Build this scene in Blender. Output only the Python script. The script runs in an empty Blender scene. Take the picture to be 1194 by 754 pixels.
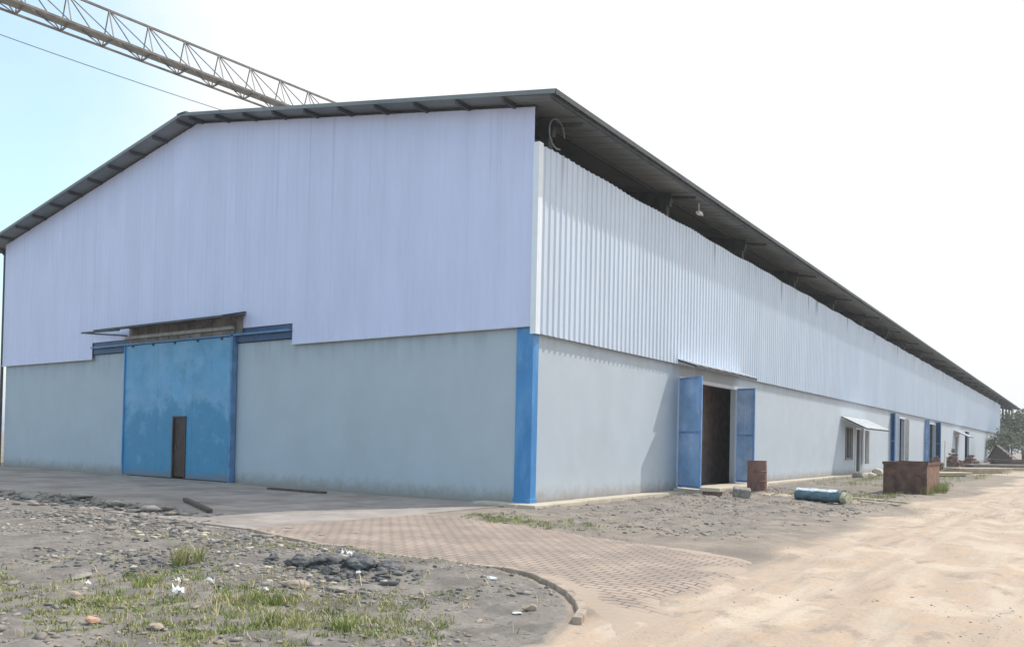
import bpy, math, random
import numpy as np
from mathutils import Vector, Matrix
random.seed(7); rng = np.random.default_rng(11)
S = bpy.context.scene
COL = S.collection

# ------------------------------------------------------------------ camera
YAW, PIT, ROL, F, PX, PY = -0.5961, 0.0144, 0.0208, 940.76, 626.47, 500.66
cam_d = bpy.data.cameras.new('camera'); cam = bpy.data.objects.new('camera', cam_d); COL.objects.link(cam); S.camera = cam
fw = Vector((math.sin(YAW)*math.cos(PIT), math.cos(YAW)*math.cos(PIT), math.sin(PIT)))
rt = Vector((math.cos(YAW), -math.sin(YAW), 0)); up = rt.cross(fw)
r2 = math.cos(ROL)*rt + math.sin(ROL)*up; u2 = -math.sin(ROL)*rt + math.cos(ROL)*up
cam.matrix_world = Matrix(((r2.x, u2.x, -fw.x, 10.8738), (r2.y, u2.y, -fw.y, -15.7778), (r2.z, u2.z, -fw.z, 1.5247), (0, 0, 0, 1)))
cam_d.sensor_width = 36; cam_d.sensor_fit = 'HORIZONTAL'; cam_d.lens = F/1194*36
cam_d.shift_x = (597-PX)/1194; cam_d.shift_y = (PY-377)/1194
cam_d.clip_start = 0.1; cam_d.clip_end = 6000

# ------------------------------------------------------------------ light
SUN = Vector((1.0, 1.75, 2.65)).normalized()
el = math.asin(SUN.z); az = math.atan2(SUN.x, SUN.y)
W = bpy.data.worlds.new('World'); S.world = W; W.use_nodes = True
nt = W.node_tree; nt.nodes.clear()
def N(t, ty, **k):
    n = t.nodes.new(ty)
    for a, b in k.items():
        if a == 'inp':
            for i, v in b.items(): n.inputs[i].default_value = v
        else: setattr(n, a, b)
    return n
wo = N(nt, 'ShaderNodeOutputWorld'); bg = N(nt, 'ShaderNodeBackground', inp={1: 0.12})
sky = N(nt, 'ShaderNodeTexSky', sky_type='NISHITA', sun_disc=False, sun_elevation=el, sun_rotation=az, air_density=1.0, dust_density=2.0, ozone_density=1.0)
tc = N(nt, 'ShaderNodeTexCoord')
def vdot(t, src, v):
    n = N(t, 'ShaderNodeVectorMath', operation='DOT_PRODUCT'); t.links.new(src, n.inputs[0]); n.inputs[1].default_value = v; return n.outputs['Value']
def mrange(t, src, a, b, c=0., d=1.):
    n = N(t, 'ShaderNodeMapRange', interpolation_type='SMOOTHSTEP', inp={1: a, 2: b, 3: c, 4: d}); t.links.new(src, n.inputs[0]); return n.outputs[0]
def math2(t, op, a, b=None, clamp=False):
    n = N(t, 'ShaderNodeMath', operation=op, use_clamp=clamp)
    for i, x in enumerate((a, b)):
        if x is None: continue
        if isinstance(x, (int, float)): n.inputs[i].default_value = x
        else: t.links.new(x, n.inputs[i])
    return n.outputs[0]
cn = N(nt, 'ShaderNodeTexNoise', inp={'Scale': 2.2, 'Detail': 6., 'Roughness': .55}); nt.links.new(tc.outputs['Generated'], cn.inputs['Vector'])
left = Vector((-1.14, .40, .36)).normalized()
patch = mrange(nt, math2(nt, 'ADD', vdot(nt, tc.outputs['Generated'], left), math2(nt, 'MULTIPLY', math2(nt, 'SUBTRACT', cn.outputs['Fac'], .5), .08)), .955, 1.0)
back = mrange(nt, math2(nt, 'ADD', vdot(nt, tc.outputs['Generated'], (0.1, -1, 0.15)), math2(nt, 'MULTIPLY', math2(nt, 'SUBTRACT', cn.outputs['Fac'], .5), .9)), .1, .8, 0., .85)
blue = math2(nt, 'MAXIMUM', math2(nt, 'MULTIPLY', patch, .8), back)
white = math2(nt, 'SUBTRACT', 1., blue)
gain = N(nt, 'ShaderNodeVectorMath', operation='MULTIPLY'); nt.links.new(sky.outputs[0], gain.inputs[0]); gain.inputs[1].default_value = (2.35, 2.75, 2.4)
mixw = N(nt, 'ShaderNodeMix', data_type='RGBA'); nt.links.new(white, mixw.inputs[0]); nt.links.new(gain.outputs[0], mixw.inputs[6])
mixw.inputs[7].default_value = (8.6, 8.75, 8.9, 1)
nt.links.new(mixw.outputs[2], bg.inputs[0]); nt.links.new(bg.outputs[0], wo.inputs[0])

sd = bpy.data.lights.new('sun', 'SUN'); sd.energy = 3.4; sd.angle = math.radians(0.6); sd.color = (1, .96, .90)
so = bpy.data.objects.new('sun', sd); COL.objects.link(so); so.rotation_euler = SUN.to_track_quat('Z', 'Y').to_euler(); so.location = (20, 20, 40)
S.view_settings.view_transform = 'Standard'; S.view_settings.look = 'None'; S.view_settings.exposure = 0.07; S.view_settings.gamma = 1
S.view_settings.use_curve_mapping = False

# ------------------------------------------------------------------ materials
def mat(name, col, rough=.8, metal=0., var=.12, scale=3., col2=None, fac2=(.45, .65), scale2=1.5, bump=0., bscale=60., stretch=(1, 1, 1), spec=.5, detail=6.):
    """base colour with fine value variation and optional second colour in noise patches"""
    m = bpy.data.materials.new(name); m.use_nodes = True; t = m.node_tree; b = t.nodes['Principled BSDF']
    b.inputs['Roughness'].default_value = rough; b.inputs['Metallic'].default_value = metal; b.inputs['Specular IOR Level'].default_value = spec
    c = N(t, 'ShaderNodeTexCoord'); mp = N(t, 'ShaderNodeMapping'); t.links.new(c.outputs['Object'], mp.inputs[0]); mp.inputs['Scale'].default_value = stretch
    n1 = N(t, 'ShaderNodeTexNoise', inp={'Scale': scale, 'Detail': detail, 'Roughness': .6}); t.links.new(mp.outputs[0], n1.inputs['Vector'])
    out = N(t, 'ShaderNodeMix', data_type='RGBA'); out.inputs[6].default_value = (*[x*(1-var) for x in col], 1); out.inputs[7].default_value = (*[min(1, x*(1+var)) for x in col], 1)
    t.links.new(mrange(t, n1.outputs['Fac'], .3, .7), out.inputs[0]); cur = out.outputs[2]
    if col2:
        n2 = N(t, 'ShaderNodeTexNoise', inp={'Scale': scale2, 'Detail': 8., 'Roughness': .65}); t.links.new(mp.outputs[0], n2.inputs['Vector'])
        o2 = N(t, 'ShaderNodeMix', data_type='RGBA'); t.links.new(mrange(t, n2.outputs['Fac'], *fac2), o2.inputs[0]); t.links.new(cur, o2.inputs[6]); o2.inputs[7].default_value = (*col2, 1); cur = o2.outputs[2]
    t.links.new(cur, b.inputs['Base Color'])
    if bump:
        n3 = N(t, 'ShaderNodeTexNoise', inp={'Scale': bscale, 'Detail': 5.}); t.links.new(c.outputs['Object'], n3.inputs['Vector'])
        bp = N(t, 'ShaderNodeBump', inp={'Strength': .6, 'Distance': bump}); t.links.new(n3.outputs['Fac'], bp.inputs['Height']); t.links.new(bp.outputs[0], b.inputs['Normal'])
    m['cur'] = 1
    return m
def basecol(m):
    b = m.node_tree.nodes['Principled BSDF']; return b, b.inputs['Base Color'].links[0].from_socket
def over(m, fac, col):
    t = m.node_tree; b, cur = basecol(m); o = N(t, 'ShaderNodeMix', data_type='RGBA'); t.links.new(fac, o.inputs[0]); t.links.new(cur, o.inputs[6]); o.inputs[7].default_value = (*col, 1); t.links.new(o.outputs[2], b.inputs['Base Color'])
def objxyz(m):
    t = m.node_tree; c = N(t, 'ShaderNodeTexCoord'); s = N(t, 'ShaderNodeSeparateXYZ'); t.links.new(c.outputs['Object'], s.inputs[0]); return t, c.outputs['Object'], s.outputs

def cladding_mat(name, col, axis, lam):
    m = mat(name, col, rough=.42, var=.04, scale=1.2, stretch=(1, 1, .25) , spec=.4)
    t, co, xyz = objxyz(m)
    a = xyz[axis]
    # every sheet 1 m wide has its own tint, with dusty streaks and lap lines
    idx = math2(t, 'FLOOR', math2(t, 'MULTIPLY', a, 1/1.0))
    wn = N(t, 'ShaderNodeTexWhiteNoise', noise_dimensions='1D'); t.links.new(idx, wn.inputs['W'])
    over(m, math2(t, 'MULTIPLY', wn.outputs['Value'], .22), [c*.80 for c in col])
    mp = N(t, 'ShaderNodeMapping'); mp.inputs['Scale'].default_value = (5, 5, .22); t.links.new(co, mp.inputs[0])
    n = N(t, 'ShaderNodeTexNoise', inp={'Scale': 1.0, 'Detail': 7., 'Roughness': .7}); t.links.new(mp.outputs[0], n.inputs['Vector'])
    over(m, mrange(t, n.outputs['Fac'], .52, .8, 0, .22), lam)
    fr = math2(t, 'FRACT', a); over(m, math2(t, 'MULTIPLY', math2(t, 'LESS_THAN', fr, .022), .12 if axis == 0 else .6), [c*.55 for c in col])
    mp2 = N(t, 'ShaderNodeMapping'); mp2.inputs['Scale'].default_value = (9, 3.2, .05); t.links.new(co, mp2.inputs[0])
    n2 = N(t, 'ShaderNodeTexNoise', inp={'Scale': 1.0, 'Detail': 3.}); t.links.new(mp2.outputs[0], n2.inputs['Vector'])
    over(m, math2(t, 'MULTIPLY', mrange(t, n2.outputs['Fac'], .58, .68, 0, .14 if axis == 0 else .8), mrange(t, math2(t, 'ADD', xyz[2], math2(t, 'MULTIPLY', n.outputs['Fac'], 2.)), 8.6, 9.4)), [c*.42 for c in col])  # dark streaks near the sheet top: painted eave shadow along with drip marks
    lo = N(t, 'ShaderNodeTexNoise', inp={'Scale': .9, 'Detail': 2.}); t.links.new(co, lo.inputs['Vector'])
    bp = N(t, 'ShaderNodeBump', inp={'Strength': .5, 'Distance': .05}); t.links.new(lo.outputs['Fac'], bp.inputs['Height']); t.links.new(bp.outputs[0], t.nodes['Principled BSDF'].inputs['Normal'])
    return m
M = {}
M['clad_front'] = cladding_mat('front_cladding_sheet', (.66, .675, .90), 0, (.55, .57, .76))
M['clad_side'] = cladding_mat('side_cladding_sheet', (.62, .69, .80), 1, (.46, .52, .62))
M['plaster'] = mat('painted_plaster', (.475, .53, .59), rough=.85, var=.03, scale=.8, col2=(.445, .495, .55), fac2=(.48, .75), scale2=.45, bump=.003, bscale=90)
t, co, xyz = objxyz(M['plaster'])
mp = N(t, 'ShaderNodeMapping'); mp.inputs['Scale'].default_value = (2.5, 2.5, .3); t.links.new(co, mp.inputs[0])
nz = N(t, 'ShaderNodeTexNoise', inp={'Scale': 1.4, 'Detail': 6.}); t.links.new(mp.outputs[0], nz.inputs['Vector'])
over(M['plaster'], math2(t, 'MULTIPLY', mrange(t, xyz[2], .1, .75, 1, 0), mrange(t, nz.outputs['Fac'], .45, .68, .0, .3)), (.36, .35, .33))
nz2 = N(t, 'ShaderNodeTexNoise', inp={'Scale': 3.1, 'Detail': 9., 'Roughness': .75}); t.links.new(co, nz2.inputs['Vector'])
over(M['plaster'], math2(t, 'MULTIPLY', mrange(t, math2(t, 'ADD', xyz[2], math2(t, 'MULTIPLY', nz2.outputs['Fac'], -.7)), -.35, .12, 1, 0), .7), (.27, .22, .18))
over(M['plaster'], mrange(t, nz2.outputs['Fac'], .66, .72, 0, .25), (.33, .36, .38))
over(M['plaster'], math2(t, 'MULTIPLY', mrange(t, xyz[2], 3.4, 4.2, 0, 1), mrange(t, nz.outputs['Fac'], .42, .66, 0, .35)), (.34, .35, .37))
M['blue_door'] = mat('blue_sheet_door', (.12, .36, .60), rough=.5, var=.10, scale=1.2, col2=(.20, .42, .64), scale2=.8, fac2=(.45, .7))
t, co, xyz = objxyz(M['blue_door'])
nz = N(t, 'ShaderNodeTexNoise', inp={'Scale': .9, 'Detail': 7., 'Roughness': .6}); t.links.new(co, nz.inputs['Vector'])
hh = math2(t, 'ADD', xyz[2], math2(t, 'MULTIPLY', math2(t, 'SUBTRACT', nz.outputs['Fac'], .5), 3.2))
over(M['blue_door'], mrange(t, hh, 2.1, 2.8, .85, 0), (.03, .24, .44))
over(M['blue_door'], math2(t, 'MULTIPLY', mrange(t, hh, 2.3, 2.6), mrange(t, hh, 2.6, 3.1, .3, 0)), (.26, .42, .60))
nz = N(t, 'ShaderNodeTexNoise', inp={'Scale': 1.9, 'Detail': 9., 'Roughness': .7}); t.links.new(co, nz.inputs['Vector'])
over(M['blue_door'], math2(t, 'MULTIPLY', mrange(t, nz.outputs['Fac'], .53, .68), .4), (.25, .47, .66))
over(M['blue_door'], math2(t, 'MULTIPLY', mrange(t, nz.outputs['Fac'], .47, .33), .45), (.03, .20, .38))
over(M['blue_door'], math2(t, 'MULTIPLY', mrange(t, math2(t, 'ADD', xyz[2], math2(t, 'MULTIPLY', nz.outputs['Fac'], -.8)), -.3, .0, 1, 0), .6), (.20, .15, .12))
M['blue_paint'] = mat('blue_gloss_paint', (.055, .24, .54), rough=.5, var=.12, scale=2, col2=(.11, .31, .58), scale2=2.2, stretch=(1, 1, .4))
M['blue_leaf'] = mat('faded_blue_leaf', (.28, .45, .70), rough=.45, var=.15, scale=1.6, col2=(.60, .70, .88), scale2=1.2, fac2=(.40, .8))
M['leaf_trim'] = mat('leaf_trim', (.17, .32, .60), rough=.5, var=.15)
M['dark_blue'] = mat('dark_blue_steel', (.025, .075, .17), rough=.5, var=.2)
M['rail_blue'] = mat('rail_blue', (.10, .22, .40), rough=.5, var=.2)
M['roof_sheet'] = mat('weathered_roof_sheet', (.25, .27, .275), rough=.75, var=.2, scale=.7, col2=(.16, .19, .20), scale2=.35)
M['dark_steel'] = mat('dark_steel', (.06, .065, .07), rough=.6, var=.3)
M['grey_steel'] = mat('grey_steel', (.16, .165, .17), rough=.55, var=.2)
M['trim'] = mat('white_trim', (.80, .83, .88), rough=.4, var=.03)
M['trim_lavender'] = mat('pale_trim', (.62, .65, .74), rough=.45, var=.05)
M['canopy_under'] = mat('rusty_canopy_sheet', (.20, .175, .16), rough=.75, var=.25, scale=2, col2=(.32, .29, .27), scale2=1.2)
M['canopy_light'] = mat('dusty_beam', (.40, .37, .36), rough=.7, var=.2)
M['canopy_white'] = mat('pale_canopy_sheet', (.86, .89, .93), rough=.4, var=.06)
M['dark_door'] = mat('dark_brown_door', (.055, .032, .028), rough=.6, var=.3)
M['interior'] = mat('interior_floor', (.2, .17, .15), rough=.9, var=.2)
M['interior_wall'] = mat('interior_lining', (.36, .245, .22), rough=.9, var=.2)
M['concrete'] = mat('grey_concrete', (.35, .305, .275), rough=.9, var=.14, scale=1.6, col2=(.25, .215, .19), scale2=.5, fac2=(.45, .62), bump=.006, bscale=40)
M['kerb'] = mat('cream_concrete', (.56, .49, .39), rough=.9, var=.12, scale=3, col2=(.33, .29, .24), scale2=1.8, fac2=(.55, .75), bump=.006, bscale=50)
M['bed_kerb'] = mat('worn_kerb', (.42, .34, .27), rough=.9, var=.2, scale=5, col2=(.26, .21, .17), scale2=3, bump=.006, bscale=50)
M['rust'] = mat('rusty_steel', (.15, .082, .062), rough=.8, var=.3, scale=5, col2=(.09, .045, .04), scale2=3, bump=.004)
M['rust_light'] = mat('orange_rust', (.24, .135, .09), rough=.85, var=.3, scale=5, col2=(.14, .085, .06), scale2=3, bump=.004)
M['drum'] = mat('brown_drum', (.24, .125, .095), rough=.75, var=.25, scale=6, col2=(.11, .06, .05), scale2=3, stretch=(1, 1, .4))
M['tarp'] = mat('blue_grey_tarp', (.11, .17, .22), rough=.5, var=.25, scale=6, bump=.01, bscale=18)
M['tarp_lit'] = mat('lit_blue_tarp', (.60, .70, .76), rough=.45, var=.15, scale=6, bump=.01, bscale=18)  # lit tone of the same tarp, put into the colour
M['tarp_yellow'] = mat('yellow_tarp_end', (.50, .48, .32), rough=.6, var=.3, scale=9)
M['crane'] = mat('crane_paint', (.19, .165, .14), rough=.5, var=.35, scale=2)
M['crane_grey'] = mat('crane_walkway', (.26, .245, .23), rough=.6, var=.2, scale=4)
M['wood'] = mat('weathered_timber', (.50, .42, .30), rough=.85, var=.25, scale=4, stretch=(6, 1, 6))
M['wood_dark'] = mat('dark_timber', (.10, .075, .06), rough=.85, var=.3, scale=6)
M['rock_grey'] = mat('grey_stone', (.255, .225, .20), rough=.9, var=.3, scale=12, col2=(.35, .32, .28), scale2=5, bump=.004)
M['rock_tan'] = mat('tan_stone', (.42, .34, .26), rough=.9, var=.22, scale=12, col2=(.25, .2, .16), scale2=6, bump=.004)
M['white_bit'] = mat('white_plastic', (.82, .82, .80), rough=.4, var=.06, scale=10)
M['pink_bit'] = mat('pale_orange_brick', (.55, .33, .22), rough=.85, var=.2, scale=14)
M['black_bag'] = mat('dark_grey_plastic', (.10, .10, .105), rough=.85, var=.45, scale=12, col2=(.17, .165, .16), scale2=4, bump=.012, bscale=30)
M['brick_red'] = mat('red_brick', (.21, .13, .105), rough=.9, var=.25, scale=10)
M['straw'] = mat('dry_straw', (.50, .42, .27), rough=.8, var=.25, scale=5)
M['bark'] = mat('tree_bark', (.10, .08, .06), rough=.9, var=.3, scale=4)

def leafmat(name, a, b):
    m = mat(name, a, rough=.6, var=.35, scale=1.3, col2=b, scale2=.5, fac2=(.42, .6)); return m
M['leaf_olive'] = leafmat('olive_leaves', (.15, .18, .10), (.21, .22, .14))
M['leaf_grey'] = leafmat('grey_green_leaves', (.18, .20, .13), (.24, .25, .17))
M['leaf_dark'] = leafmat('dark_leaves', (.11, .13, .08), (.16, .17, .11))
M['grass'] = mat('grass_blade', (.22, .27, .07), rough=.6, var=.4, scale=3, col2=(.40, .39, .17), scale2=2.5, fac2=(.42, .58))

# ground: three soil colours blended by masks stored on the mesh
def ground_mat():
    m = mat('soil', (.29, .24, .195), rough=.95, var=.16, scale=1.4, col2=(.22, .185, .155), scale2=.8, bump=.02, bscale=22)
    t, co, xyz = objxyz(m)
    def attr(n): a = N(t, 'ShaderNodeAttribute', attribute_name=n); return a.outputs['Fac']
    def nz(sc, st=(1, 1, 1), d=8.):
        mp = N(t, 'ShaderNodeMapping'); mp.inputs['Scale'].default_value = st; t.links.new(co, mp.inputs[0])
        n = N(t, 'ShaderNodeTexNoise', inp={'Scale': sc, 'Detail': d, 'Roughness': .65}); t.links.new(mp.outputs[0], n.inputs['Vector']); return n.outputs['Fac']
    g = math2(t, 'ADD', attr('gravel'), math2(t, 'MULTIPLY', math2(t, 'SUBTRACT', nz(2.2), .5), 1.1))
    over(m, mrange(t, g, .35, .65), (.215, .19, .168))
    over(m, math2(t, 'MULTIPLY', mrange(t, g, .35, .65), mrange(t, nz(7.), .5, .68, 0, .75)), (.30, .27, .24))
    over(m, math2(t, 'MULTIPLY', mrange(t, g, .35, .65), mrange(t, nz(11.), .54, .66, 0, .8)), (.10, .09, .085))
    s = math2(t, 'ADD', attr('sand'), math2(t, 'MULTIPLY', math2(t, 'SUBTRACT', nz(.8), .5), .9))
    over(m, mrange(t, s, .3, .7), (.43, .335, .26))
    over(m, math2(t, 'MULTIPLY', mrange(t, s, .3, .7), mrange(t, nz(1.3, (1.6, .22, 1)), .46, .62, 0, .8)), (.52, .43, .34))
    over(m, math2(t, 'MULTIPLY', mrange(t, s, .3, .7), mrange(t, nz(1.0, (2.6, .3, 1)), .54, .68, 0, .7)), (.31, .245, .195))
    over(m, math2(t, 'MULTIPLY', mrange(t, s, .3, .7), mrange(t, nz(2.1, (1, 1, 1), 10.), .5, .6, 0, .6)), (.50, .36, .25))
    over(m, math2(t, 'MULTIPLY', mrange(t, s, .3, .7), mrange(t, nz(.9, (1, 1, 1), 10.), .53, .6, 0, .6)), (.56, .47, .37))
    over(m, math2(t, 'MULTIPLY', mrange(t, s, .3, .7), mrange(t, nz(1.2, (1.3, .8, 1), 10.), .57, .64, 0, .6)), (.27, .22, .18))
    gr = math2(t, 'ADD', attr('green'), math2(t, 'MULTIPLY', math2(t, 'SUBTRACT', nz(3.), .5), 1.2))
    over(m, mrange(t, gr, .4, .8, 0, .5), (.20, .185, .11))
    over(m, math2(t, 'MULTIPLY', mrange(t, g, .35, .65), mrange(t, nz(1.7), .44, .60, 0, .7)), (.12, .108, .098))
    over(m, mrange(t, nz(38., d=3.), .6, .72, 0, .45), (.40, .36, .31))
    over(m, mrange(t, nz(30., (1, 1, 1.7), 3.), .6, .72, 0, .6), (.11, .095, .085))
    return m
M['soil'] = ground_mat()
def paving_mat():
    m = mat('brick_paving', (.39, .30, .245), rough=.9, var=.18, scale=1.5, col2=(.28, .225, .19), scale2=1.1, fac2=(.42, .62))
    t, co, xyz = objxyz(m)
    br = N(t, 'ShaderNodeTexBrick', inp={'Scale': 1., 'Mortar Size': .012, 'Mortar Smooth': .3, 'Bias': 0., 'Brick Width': .23, 'Row Height': .115}); t.links.new(co, br.inputs['Vector'])
    br.inputs['Color1'].default_value = (.2, .2, .2, 1); br.inputs['Color2'].default_value = (.8, .8, .8, 1)
    sp = N(t, 'ShaderNodeSeparateColor'); t.links.new(br.outputs['Color'], sp.inputs[0])
    over(m, math2(t, 'MULTIPLY', sp.outputs[0], .45), (.42, .34, .28))
    over(m, math2(t, 'MULTIPLY', br.outputs['Fac'], .9), (.11, .09, .075))
    a = N(t, 'ShaderNodeAttribute', attribute_name='dirt')
    n = N(t, 'ShaderNodeTexNoise', inp={'Scale': 1.6, 'Detail': 8., 'Roughness': .65}); t.links.new(co, n.inputs['Vector'])
    d = mrange(t, math2(t, 'ADD', a.outputs['Fac'], math2(t, 'MULTIPLY', math2(t, 'SUBTRACT', n.outputs['Fac'], .5), 1.4)), .3, .65)
    over(m, math2(t, 'MULTIPLY', d, .92), (.41, .325, .255))
    b = t.nodes['Principled BSDF']; bp = N(t, 'ShaderNodeBump', inp={'Strength': .5, 'Distance': .008}, invert=True)
    t.links.new(math2(t, 'MULTIPLY', br.outputs['Fac'], math2(t, 'SUBTRACT', 1., d)), bp.inputs['Height']); t.links.new(bp.outputs[0], b.inputs['Normal'])
    return m
M['paving'] = paving_mat()

# ------------------------------------------------------------------ helpers
def tag(o, label=None, cat=None, group=None, kind=None):
    if label: o['label'] = label
    if cat: o['category'] = cat
    if group: o['group'] = group
    if kind: o['kind'] = kind
    return o
def thing(name, loc, label, cat, group=None, rz=0):
    o = bpy.data.objects.new(name, None); COL.objects.link(o); o.location = loc; o.rotation_euler = (0, 0, rz); o.empty_display_size = .2
    return tag(o, label, cat, group)
class MB:
    def __init__(s): s.v = []; s.f = []
    def quad(s, a, b, c, d):
        n = len(s.v); s.v += [tuple(a), tuple(b), tuple(c), tuple(d)]; s.f.append((n, n+1, n+2, n+3)); return s
    def poly(s, pts):
        n = len(s.v); s.v += [tuple(p) for p in pts]; s.f.append(tuple(range(n, n+len(pts)))); return s
    def box(s, x0, x1, y0, y1, z0, z1):
        n = len(s.v); s.v += [(x, y, z) for z in (z0, z1) for x, y in ((x0, y0), (x1, y0), (x1, y1), (x0, y1))]
        s.f += [tuple(n+i for i in f) for f in ((3, 2, 1, 0), (4, 5, 6, 7), (0, 1, 5, 4), (1, 2, 6, 5), (2, 3, 7, 6), (3, 0, 4, 7))]; return s
    def bar(s, p, q, w, h=None, upv=(0, 0, 1)):
        p, q = Vector(p), Vector(q); h = h or w; d = (q-p).normalized(); a = d.cross(Vector(upv))
        if a.length < 1e-4: a = d.cross(Vector((1, 0, 0)))
        a.normalize(); b = a.cross(d); n = len(s.v)
        for e in (p, q):
            for i, j in ((-1, -1), (1, -1), (1, 1), (-1, 1)): s.v.append(tuple(e + a*i*w/2 + b*j*h/2))
        s.f += [tuple(n+i for i in f) for f in ((0, 1, 2, 3), (7, 6, 5, 4), (0, 4, 5, 1), (1, 5, 6, 2), (2, 6, 7, 3), (3, 7, 4, 0))]; return s
    def tube(s, pts, r, k=8, cap=True):
        pts = [Vector(p) for p in pts]; rr = r if isinstance(r, (list, tuple)) else [r]*len(pts); rings = []
        for i, p in enumerate(pts):
            d = (pts[min(i+1, len(pts)-1)] - pts[max(i-1, 0)]).normalized(); a = d.cross(Vector((0, 0, 1)))
            if a.length < 1e-3: a = d.cross(Vector((1, 0, 0)))
            a.normalize(); b = a.cross(d); n = len(s.v); rings.append(n)
            for j in range(k):
                t = 2*math.pi*j/k; s.v.append(tuple(p + (a*math.cos(t) + b*math.sin(t))*rr[i]))
        for n, m in zip(rings, rings[1:]):
            for j in range(k): s.f.append((n+j, n+(j+1) % k, m+(j+1) % k, m+j))
        if cap: s.f.append(tuple(rings[0]+j for j in range(k))[::-1]); s.f.append(tuple(rings[-1]+j for j in range(k)))
        return s
    def build(s, name, m, parent=None, smooth=False, bevel=0, local=False):
        me = bpy.data.meshes.new(name); v = s.v
        off = parent.location if parent is not None and not local else Vector((0, 0, 0))
        if parent is not None and parent.parent is not None and not local: off = parent.location + parent.parent.location
        me.from_pydata([tuple(Vector(a)-off) for a in v], [], s.f); me.validate(); me.update()
        me.materials.append(M[m] if isinstance(m, str) else m)
        if smooth: me.polygons.foreach_set('use_smooth', [True]*len(me.polygons))
        o = bpy.data.objects.new(name, me); COL.objects.link(o)
        if parent is not None: o.parent = parent
        if bevel:
            b = o.modifiers.new('bevel', 'BEVEL'); b.width = bevel; b.segments = 2; b.limit_method = 'ANGLE'
        return o
def np_mesh(name, V, Fc, m, attrs=None, smooth=False):
    me = bpy.data.meshes.new(name); k = Fc.shape[1]
    me.vertices.add(len(V)); me.vertices.foreach_set('co', V.astype(np.float32).ravel())
    me.loops.add(Fc.size); me.loops.foreach_set('vertex_index', Fc.astype(np.int32).ravel())
    me.polygons.add(len(Fc)); me.polygons.foreach_set('loop_start', np.arange(0, Fc.size, k, dtype=np.int32)); me.polygons.foreach_set('loop_total', np.full(len(Fc), k, dtype=np.int32))
    if smooth: me.polygons.foreach_set('use_smooth', np.ones(len(Fc), dtype=bool))
    for n, a in (attrs or {}).items():
        at = me.attributes.new(n, 'FLOAT', 'POINT'); at.data.foreach_set('value', a.astype(np.float32))
    me.update(); me.validate(); me.materials.append(M[m])
    o = bpy.data.objects.new(name, me); COL.objects.link(o); return o
def grid_faces(nx, ny):
    i = np.arange((nx-1)*(ny-1)); a = (i // (nx-1))*nx + i % (nx-1); return np.stack([a, a+1, a+nx+1, a+nx], 1)
_lat = rng.random((256, 256))
def vnoise(x, y, s):
    x = np.asarray(x)*s + 100.5; y = np.asarray(y)*s + 77.3; xi = np.floor(x).astype(int); yi = np.floor(y).astype(int); fx = x-xi; fy = y-yi
    fx = fx*fx*(3-2*fx); fy = fy*fy*(3-2*fy); g = lambda a, b: _lat[a % 256, b % 256]
    return (g(xi, yi)*(1-fx)+g(xi+1, yi)*fx)*(1-fy) + (g(xi, yi+1)*(1-fx)+g(xi+1, yi+1)*fx)*fy - .5
def fbm(x, y, s, o=4): return sum(vnoise(x, y, s*2**i)/2**i for i in range(o))
def inside_dist(px, py, poly):
    """signed distance, positive inside"""
    P = np.array(poly, float); d = np.full(px.shape, 1e9); ins = np.zeros(px.shape, bool)
    for (x0, y0), (x1, y1) in zip(P, np.roll(P, -1, 0)):
        dx, dy = x1-x0, y1-y0; t = np.clip(((px-x0)*dx+(py-y0)*dy)/(dx*dx+dy*dy+1e-12), 0, 1)
        d = np.minimum(d, np.hypot(px-x0-t*dx, py-y0-t*dy))
        c = ((y0 > py) != (y1 > py)) & (px < (x1-x0)*(py-y0)/((y1-y0) or 1e-12)+x0); ins ^= c
    return np.where(ins, d, -d)
sstep = lambda a, b, x: (lambda t: t*t*(3-2*t))(np.clip((x-a)/(b-a), 0, 1))

# ------------------------------------------------------------------ ground, aprons, paving
CURB = [(-.35, -7.52), (1.14, -7.87), (2.53, -8.08), (3.76, -8.06), (5.16, -8.0), (5.75, -8.2), (6.2, -8.5), (6.62, -8.85), (6.93, -9.2), (7.15, -9.5), (7.3, -9.85)]
PAVE = CURB + [(7.7, -10.9), (9.2, -10.6), (9.4, -8.5), (8.2, -5.0), (6.6, -4.9), (4.5, -4.5), (2.6, -3.9), (.9, -3.6), (-.35, -3.3)]
APRON = [(-40, -7.5), (-.35, -7.5), (-.35, -.02), (-40, -.02)]
BED = [(-40, -7.55)] + CURB + [(7.6, -10.6), (7.3, -11.5), (7.2, -13), (7.0, -40), (-40, -40)]
def axis(segs):
    out = []
    for a, b, st in segs: out += list(np.arange(a, b, st))
    return np.array(out + [segs[-1][1]])
gx = axis([(-3000, -400, 400), (-400, -80, 40), (-80, -30, 5), (-30, -13, .5), (-13, -4, .12), (-4, 11, .055), (11, 20, .4), (20, 60, 4), (60, 400, 40), (400, 3000, 400)])
gy = axis([(-2000, -200, 300), (-200, -30, 17), (-30, -14, 1.6), (-14, -4, .055), (-4, 12, .12), (12, 40, .4), (40, 160, 3), (160, 400, 30), (400, 4000, 400)])
X, Y = np.meshgrid(gx, gy); X = X.ravel(); Y = Y.ravel()
dp = inside_dist(X, Y, PAVE); da = inside_dist(X, Y, APRON); db = inside_dist(X, Y, BED)
near = sstep(60, 25, np.hypot(X-5, Y+2))
inb = ((X < .6) & (X > -27.9) & (Y > -.3) & (Y < 127))
bed = sstep(-.02, .25, db)
strip = sstep(.5, .9, X)*sstep(7.6, 6.0, X + .5*fbm(X, Y, .7, 3))*sstep(-5.3, -3.6, Y - .25*X*0 + .6*fbm(X, Y, .9, 3))*sstep(60, 30, Y)
road = sstep(6.3, 8.2, X + 1.0*fbm(X, Y, .35, 3) - np.clip(Y, -20, 40)*.03)*(1-bed)
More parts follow.
